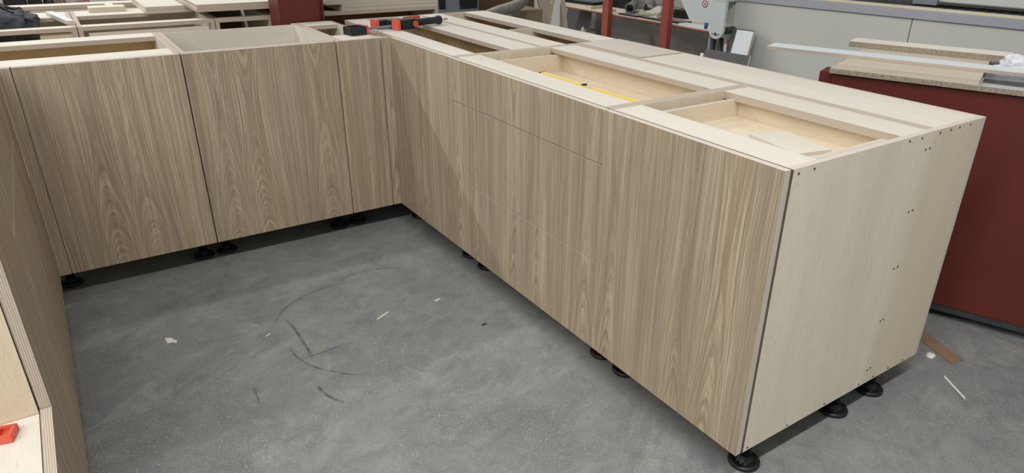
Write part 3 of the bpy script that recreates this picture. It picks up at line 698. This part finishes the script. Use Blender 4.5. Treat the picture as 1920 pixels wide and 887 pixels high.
lean('brown_board', 'narrow beige strip leaning behind the long white board', 'board', (3.10, 2.84, 0), (2.94, 2.84, 1.0), .055, .012, OAKP, CARD, (1, 0, .16))

# ------------------------------------------------------------------ shelf rack at the far wall
t = thing('storage_rack', 'red steel shelf rack with a loaded low shelf at the far wall', 'rack', (4.25, 3.2, 0))
def RW(nm, x, y, z, m_, shear=None): return box(t, nm, (x[0]-4.25, x[1]-4.25), (y[0]-3.2, y[1]-3.2), z, m_)
for y0, y1 in ((3.250, 3.352), (2.322, 2.424)): RW('post', (3.93, 3.99), (y0, y1), (0, 2.0), REDPOST)
prism(t, 'post', [(1.018+.048+.10, 0), (1.018, .55), (1.018-.05, 2.0), (1.055-.05+.06, 2.0), (1.055, .55), (1.10+.1, 0)], 3.93-4.25, 3.99-4.25, REDPAINT, 'x')
for y in (1.76, 4.42): RW('wall_bracket', (4.50, 4.60), (y-.015, y+.015), (.31, .3495), REDPOST)
RW('shelf_beam', (3.99, 4.02), (1.70, 4.30), (.372, .385), REDPOST); RW('shelf_beam', (4.50, 4.53), (1.70, 4.30), (.35, .385), REDPOST)
B(t, 'shelf_board', (-.262, .29), (-1.5, 1.09), (.3855, .395), OAKP, OAKP, 'y')
SZ = .3954
def at_shelf(o, x, y, rz=0, z=SZ): o.location = (x, y, z); o.rotation_euler = (0, 0, rz); return o
at_shelf(single(B(None, 'wooden_board', (-.11, .11), (-.20, .20), (0, .028), OAKP, OAKP, 'y'), 'thick pale board at the left of the low shelf', 'board'), 4.13, 4.03, .25)
at_shelf(single(B(None, 'wooden_block', (-.09, .09), (-.05, .05), (0, .03), OAKP, OAKP, 'y'), 'pale wooden block under the black tray on the shelf', 'block'), 4.12, 3.73)
at_shelf(single(B(None, 'wooden_block', (-.05, .05), (-.07, .07), (0, .024), OAKP, OAKP, 'y'), 'small pale wooden block beside the first red post', 'block'), 4.10, 3.45)
t2 = thing('black_grille', 'black slatted grille tray tilted on the low shelf', 'tray', (4.22, 4.0, SZ+.031), .12)
box(t2, 'tray_frame', (-.16, .16), (-.27, .27), (0, .03), BLACK, .004)
for k in range(9): box(t2, 'slat', (-.14, .14), (-.235+.055*k, -.21+.055*k), (.0301, .036), GREYM)
at_shelf(single(box(None, 'black_case', (-.06, .06), (-.20, .20), (0, .22), BLACK, .01), 'tall black case at the back of the shelf behind the first post', 'case'), 4.45, 3.62)
def pipe(name, label, pts, r, m_):
    bm = bmesh.new(); pts = [Vector(p) for p in pts]
    d = (pts[-1]-pts[0]).normalized(); u = d.cross(Vector((0, 0, 1))).normalized(); w = u.cross(d); n = 20
    def ring(p, rr): return [bm.verts.new(p+u*rr*cos(2*pi*k/n)+w*rr*sin(2*pi*k/n)) for k in range(n)]
    L = (pts[-1]-pts[0]).length
    rs = [ring(pts[0], r), ring(pts[0]+d*.01, r*1.06), ring(pts[0]+d*.05, r*1.06), ring(pts[0]+d*.06, r), ring(pts[-1], r), ring(pts[-1], r*.86), ring(pts[0], r*.86)]
    for a, b2 in zip(rs, rs[1:]+rs[:1]):
        for k in range(n): f = bm.faces.new((a[k], a[(k+1) % n], b2[(k+1) % n], b2[k])); f.smooth = True
    return single(finish(bm, name, m_), label, 'pipe')
pipe('plastic_pipe', 'open grey pipe nearest the front of the low shelf', [(4.06, 3.05, SZ+.054+.014), (4.40, 3.36, SZ+.054+.014)], .05, PIPE)
pipe('plastic_pipe', 'second grey pipe lying behind and right of the front one', [(4.20, 2.91, SZ+.070+.014), (4.50, 3.19, SZ+.070+.014)], .054, PIPE)
pipe('plastic_pipe', 'dark pipe at the back of the low shelf', [(4.33, 2.74, SZ+.054), (4.52, 3.0, SZ+.054)], .048, DARK)
for k, (x, y, sx, sy, rz, lab) in enumerate(((4.06, 3.01, .12, .30, .0, 'left black-edged panel lying under the pipes'), (4.12, 2.66, .20, .34, .0, 'middle black-edged panel lying under the plastic bag'), (4.14, 2.375, .16, .20, 0, 'right black-edged panel lying past the third post'))):
    t2 = thing('edged_panel', lab, 'panel', (x, y, SZ), rz, 'black-edged panels on the low shelf')
    box(t2, 'panel_body', (-sx/2, sx/2), (-sy/2, sy/2), (0, .014), BLACK, .002); box(t2, 'panel_face', (-sx/2+.008, sx/2-.008), (-sy/2+.008, sy/2-.008), (.014, .0155), PIPE)
def crumple(name, m_, sx, sy, sz, seed, lab, cat, loc, sub=4, smooth=False):
    from mathutils import noise as N
    bm = bmesh.new(); bmesh.ops.create_icosphere(bm, subdivisions=sub, radius=1)
    for v in bm.verts:
        p = v.co.copy(); n = N.noise(p*1.8+Vector((seed, 0, 0)))*.45+abs(N.noise(p*3.4+Vector((0, seed, 0))))*.5-abs(N.noise(p*7+Vector((seed, seed, 0))))*.28
        q = p*(1+n); v.co = Vector((q.x*sx, q.y*sy, max(0, q.z*sz) if q.z > 0 else q.z*.02*sz))
    mz = min(v.co.z for v in bm.verts)
    for v in bm.verts: v.co.z -= mz
    o = finish(bm, name, m_, None, smooth); o.location = loc; return tag(o, lab, cat)
crumple('plastic_bag', BAG, .10, .105, .085, 3, 'crumpled translucent plastic bag on the low shelf', 'bag', (4.14, 2.70, SZ+.0158), 4, True)
at_shelf(single(box(None, 'black_box', (-.06, .06), (-.07, .07), (0, .085), BLACK, .004), 'small black box at the back beside the third post', 'box'), 4.40, 2.60)
at_shelf(single(B(None, 'white_strip', (-.06, .06), (-.22, .22), (0, .016), WHITE, WHITE, 'y'), 'white panel strip lying at the right end of the low shelf', 'panel'), 4.055, 2.02)
at_shelf(single(B(None, 'wooden_board', (-.05, .05), (-.17, .17), (0, .02), OAKP, OAKP, 'y'), 'brown board lying behind the white strip on the shelf', 'board'), 4.20, 2.02)
lean('grey_sheet', 'dark grey panel leaning under the left end of the low shelf', 'panel', (4.30, 4.30, 0), (4.36, 4.30, .36), .49, .016, GREYS, OAKP, (0, 1, 0))
o = single(B(None, 'wooden_post', (-.02, .02), (-.03, .03), (0, .365), OAKP, OAKP, 'z'), 'pale timber post under the left end of the low shelf', 'post'); o.location = (4.26, 4.60, 0)
crumple('plastic_scrap', BAG, .05, .06, .12, 9, 'crumpled plastic scrap on the floor under the low shelf', 'scrap', (4.2, 4.0, 0), 3)

# ------------------------------------------------------------------ pale machine on the right
A = R(8.5)
t = thing('panel_saw', 'large pale grey beam saw with aluminium rail along the right background', 'machine', (2.295, .115, 0), A)
def MB_(nm, x, y, z, m_, bev=0.0): return box(t, nm, x, y, z, m_, bev)
MB_('side_panel', (0, .02), (-1.031, .0), (.08, .9), MGREY, .002); MB_('side_panel', (0, .02), (-3.2, -1.036), (.08, .9), MGREY, .002); MB_('machine_bed', (.02, .9), (-3.2, .03), (.08, .9), MGREY)
MB_('base_frame', (.04, .88), (-3.18, .02), (0, .08), SKIRT); MB_('corner_cover', (-.002, .03), (.003, .042), (.748, .944), MGREY, .002)
MB_('machine_rail', (-.012, .03), (-3.2, -.0), (.901, .944), ALU, .0015)
sc = MB_('scale_ledge', (.03, .16), (-3.2, .0), (.9, .9445), MGREY)
sc2 = box(t, 'measuring_scale', (.035, .10), (-3.2, -.25), (.9445, .9462), YELLOW)
for k in range(60):
    y = -.27-.022*k; 
    o = B(sc2, 'scale_tick', (.045, .088), (y-.012, y), (.9462, .9468), WHITE if k % 2 else PAPER, WHITE)
tb = MB_('roller_table', (.16, .9), (-3.2, -.0), (.9, .935), BLACK)
for k in range(60): box(tb, 'table_slat', (.17, .36), (-.1-.05*k, -.06-.05*k), (.935, .944), DARK)
MB_('pressure_beam', (.26, .5), (-3.2, -.9), (.966, 1.35), MGREY, .004); MB_('beam_clip', (.235, .26), (-1.05, -.93), (.95, .985), GREYM)
pl = prism(t, 'guard_plate', [(.355, .95), (.222, .768), (-.02, .768), (-.02, 1.25), (.355, 1.25)], -.128, -.12, MBLUE, 'x')
br = prism(t, 'roller_bracket', [(.060, .91), (.063, .73)]+[(.014+.049*cos(a), .735+.049*sin(a)) for a in [-.1-k*(pi-.2)/10 for k in range(11)]]+[(-.036, .735), (-.036, .91)], -.150, -.129, MBLUE, 'x')
bm = bmesh.new()
for y, z, r in ((.014, .716, .007), (.034, .716, .003), (-.008, .716, .003), (.008, .71, .004)): lathe(bm, [(r, -.157), (r, -.15)], 12, (0, y, z), 'x')
finish(bm, 'bracket_bolts', SKIRT, t)
MB_('bracket_cap', (-.152, -.12), (-.03, .045), (.905, .925), MGREY)
bm = bmesh.new(); lathe(bm, [(.021, -.115), (.021, -.03)], 18, (0, -.03, .735), 'x'); finish(bm, 'guide_roller', SKIRT, t)
bm = bmesh.new(); lathe(bm, [(.008, .733), (.011, .74), (.012, .77)], 12, (-.13, .10, 0)); finish(bm, 'blue_handle', BLUEP, t)
MB_('arm_beam', (-.12, .0), (-.02, .33), (.90, 1.2), MBLUE); MB_('support_block', (-.02, 0), (-.015, .06), (.6, .75), MGREY)
def strut(nm, a, b2, w, m_):
    bm = bmesh.new(); tube(bm, [a, b2], w, 4); return finish(bm, nm, m_, t)
strut('support_strut', (-.10, .0, .69), (-.085, -.035, 0.005), .016, BLACK); strut('support_strut', (-.10, .05, .70), (-.10, .075, 0.005), .014, BLACK)
strut('support_strut', (-.105, .075, .70), (-.105, .10, 0.005), .012, GREYM)
prism(t, 'red_gusset', [(-.015, .68), (-.055, .68), (-.02, .62)], -.06, -.055, REDPOST, 'x')
# round no-touch sign
sg = None
def disc(nm, r0, r1, x, y, z, m_, parent, n=28):
    bm = bmesh.new()
    if r0 > 0:
        lathe(bm, [(r0, x), (r1, x), (r1, x+.001), (r0, x+.001), (r0, x)], n, (0, y, z), 'x', cap=False)
    else: lathe(bm, [(r1, x), (r1, x+.001)], n, (0, y, z), 'x')
    return finish(bm, nm, m_, parent)
REDS = plain('sign_red', (176, 30, 52), .4, var=.03); INK = plain('sign_ink', (44, 40, 42), .5, var=.03)
SY, SZ2 = .1255, .8775
sg = disc('warning_sign', 0, .0195, -.1293, SY, SZ2, WHITE, t); disc('sign_ring', .0155, .0205, -.1300, SY, SZ2, REDS, sg)
def bar(nm, a, b2, hw, x, m_):
    a, b2 = Vector(a), Vector(b2); d = (b2-a).normalized(); n_ = Vector((-d.y, d.x))*hw
    return prism(sg, nm, [(SY+p.x, SZ2+p.y) for p in (a-n_, a+n_, b2+n_, b2-n_)], x, x+.0006, m_, 'x')
bar('sign_slash', (.0115, .0115), (-.0115, -.0115), .0014, -.1306, REDS)
for a, b2 in (((.004, .004), (-.003, .001)), ((-.003, .001), (.001, -.004)), ((.001, -.004), (.008, -.006)), ((-.003, .001), (-.006, .005)), ((-.006, .005), (-.005, -.004))): bar('sign_figure', a, b2, .0012, -.1298, INK)
disc('sign_figure', .0015, .003, -.1298, SY+.006, SZ2-.007, INK, sg, 14); disc('sign_figure', 0, .0022, -.1298, SY-.006, SZ2+.006, INK, sg, 12)
bpy.context.view_layer.update()
MW = Matrix.Translation((2.295, .115, 0)) @ Matrix.Rotation(A, 4, 'Z')
def mloc(x, y, z): return MW @ Vector((x, y, z))
wd = MW.to_3x3() @ Vector((0, -1, 0))
lean('grey_board', 'dark grey laminate board leaning on the machine behind the white board', 'board', mloc(-.270, -.125, 0), mloc(-.062, -.125, .748), .15, .012, GREYS, PAPER, wd)
lean('white_board', 'short white laminate board with raw edge leaning on the machine', 'board', mloc(-.292, -.150, 0), mloc(-.083, -.150, .744), .112, .016, WHITE, OAKP, wd)
lean('grey_board', 'low wide dark grey board leaning in front of the white board', 'board', mloc(-.40, -.122, 0), mloc(-.205, -.122, .628), .305, .014, GREYS, PAPER, wd)
lean('white_board', 'narrow white batten leaning left of the low grey board', 'board', mloc(-.36, .055, 0), mloc(-.20, .055, .60), .02, .012, WHITE, WHITE, wd)
strut('thin_rod', (-.115, -.045, .66), (-.13, -.03, .005), .007, MGREY)

# ------------------------------------------------------------------ red bench with boards
A2 = R(21.3)
t = thing('workbench', 'dark red steel workbench carrying loose boards at the right', 'bench', (1.106, -1.367, 0), A2)
box(t, 'bench_body', (.012, .75), (-1.6, -.012), (.055, .84), REDPAINT, .002); box(t, 'corner_post', (.022, .12), (-.0115, .036), (.03, .844), REDPAINT, .002); box(t, 'skid', (.016, .74), (-1.6, 0), (.03, .0545), SKIRT)
for y in (-1.5, -.08):
    for x in (.25, .65): box(t, 'foot', (x-.04, x+.04), (y-.04, y+.04), (0, .03), SKIRT)
BW2 = Matrix.Translation((1.106, -1.367, 0)) @ Matrix.Rotation(A2, 4, 'Z')
def onbench(name, lab, x, y, z, face, edge, grain='y'):
    cx, cy = (x[0]+x[1])/2, (y[0]+y[1])/2; sx, sy = x[1]-x[0], y[1]-y[0]
    o = B(None, name, (-sx/2, sx/2), (-sy/2, sy/2), (0, z[1]-z[0]), face, edge, grain)
    o.location = BW2 @ Vector((cx, cy, z[0])); o.rotation_euler = (0, 0, A2); return tag(o, lab, 'board')
onbench('particle_board', 'raw particle board lying flush on top of the red bench', (-.004, .62), (-1.55, -.002), (.8444, .861), BAG, CHIP)
onbench('oak_board', 'wide pale oak board lying on the particle board', (.0, .60), (-.466, -.024), (.8614, .879), OAKP, OAKP)
onbench('plywood_batten', 'long narrow white-faced plywood batten overhanging the bench on the left', (.150, .252), (-.95, .278), (.8794, .891), WHITE, EDGE)
onbench('particle_board', 'pale-topped thick particle board strip at the rear of the bench', (.424, .54), (-.53, .030), (.8794, .901), CREAM, CHIP)
crumple('cleaning_rag', RAG, .06, .075, .05, 5, 'crumpled white rag on the right end of the bench', 'rag', BW2 @ Vector((.352, -.578, .8612)), 5, True)
def foil():
    m, nt, b = mat('printed_foil'); p = objpos(nt); x, y, _ = sep(nt, p)
    n = noise(nt, comb(nt, M_(nt, 'MULTIPLY', x, 26.0), M_(nt, 'MULTIPLY', y, 5.0)), 1, 4, .6, .6)
    f = M_(nt, 'MULTIPLY', mr(nt, x, -.115, -.10, 0, 1), mr(nt, x, -.02, .02, 1, 0))
    f = M_(nt, 'MULTIPLY', f, mr(nt, n, .25, .5, .2, 1))
    nt.links.new(mix(nt, f, lin(186, 188, 194), lin(40, 40, 44)), b.inputs['Base Color']); b.inputs['Roughness'].default_value = .25
    return m
o = tag(box(None, 'foil_sheet', (-.15, .15), (-.2, .2), (0, .002), foil()), 'glossy black and white foil sheet on the bench right of the oak board', 'sheet'); o.location = BW2 @ Vector((.152, -.672, .8612)); o.rotation_euler = (0, 0, A2)

# clear film behind the free end of the right-hand run
# ------------------------------------------------------------------ litter on the floor
o = tag(prism(None, 'hardboard_strip', [(1.270, -1.690), (1.111, -2.066), (1.057, -2.053), (1.205, -1.70)], .0003, .0035, HARDB), 'brown hardboard offcut strip lying beside the free end', 'offcut')
bm = bmesh.new()
vp = [(.968, -2.077), (.951, -2.101), (.934, -2.127), (.919, -2.151), (.905, -2.175)]
for w_ in (0,):
    L = [Vector((x-.006, y-.003, .0006+.0012*sin(i*.8))) for i, (x, y) in enumerate(vp)]; Rr = [Vector((x+.006, y+.003, .0006+.0012*sin(i*.8))) for i, (x, y) in enumerate(vp)]
    up1 = Vector((0, 0, .0012))
    rows = [[bm.verts.new(q) for q in (a, b2, b2+up1, a+up1)] for a, b2 in zip(L, Rr)]
    for a, b2 in zip(rows, rows[1:]):
        for k in range(4): bm.faces.new((a[k], a[(k+1) % 4], b2[(k+1) % 4], b2[k]))
    bm.faces.new(rows[0][::-1]); bm.faces.new(rows[-1])
tag(finish(bm, 'edge_strip', PAPER), 'curved white edging strip on the floor beside the free end', 'offcut')
crumple('paper_ball', PAPER, .014, .013, .012, 2, 'small crumpled paper ball next to the hardboard strip', 'scrap', (1.045, -1.99, .0003), 2)
tag(prism(None, 'paper_scrap', [(-1.104, -.468), (-1.085, -.478), (-1.078, -.497), (-1.070, -.507), (-1.078, -.526), (-1.081, -.512), (-1.101, -.508)], .0004, .0022, PAPER), 'torn white paper scrap alone on the floor at left', 'scrap')
for (x, y, rz, l, w_, lab, m_) in ((-.412, -.734, .5, .062, .006, 'thin pale splinter lying in the middle of the floor', PAPER), (-.627, -.829, .1, .045, .02, 'flat grey chip lying left of the floor centre', GREYM), (-.192, -.74, .3, .024, .008, 'small white shaving on the floor towards the drawers', PAPER), (-.80, -.64, .6, .02, .004, 'tiny pale sliver on the floor above the grey chip', PAPER), (-.13, -.99, .1, .02, .006, 'tiny dark chip on the floor near the drawer fronts', DARK)):
    o = tag(box(None, 'wood_splinter', (-l/2, l/2), (-w_/2, w_/2), (0, .0018), m_), lab, 'splinter'); o.location = (x, y, .0003); o.rotation_euler = (0, 0, rz)
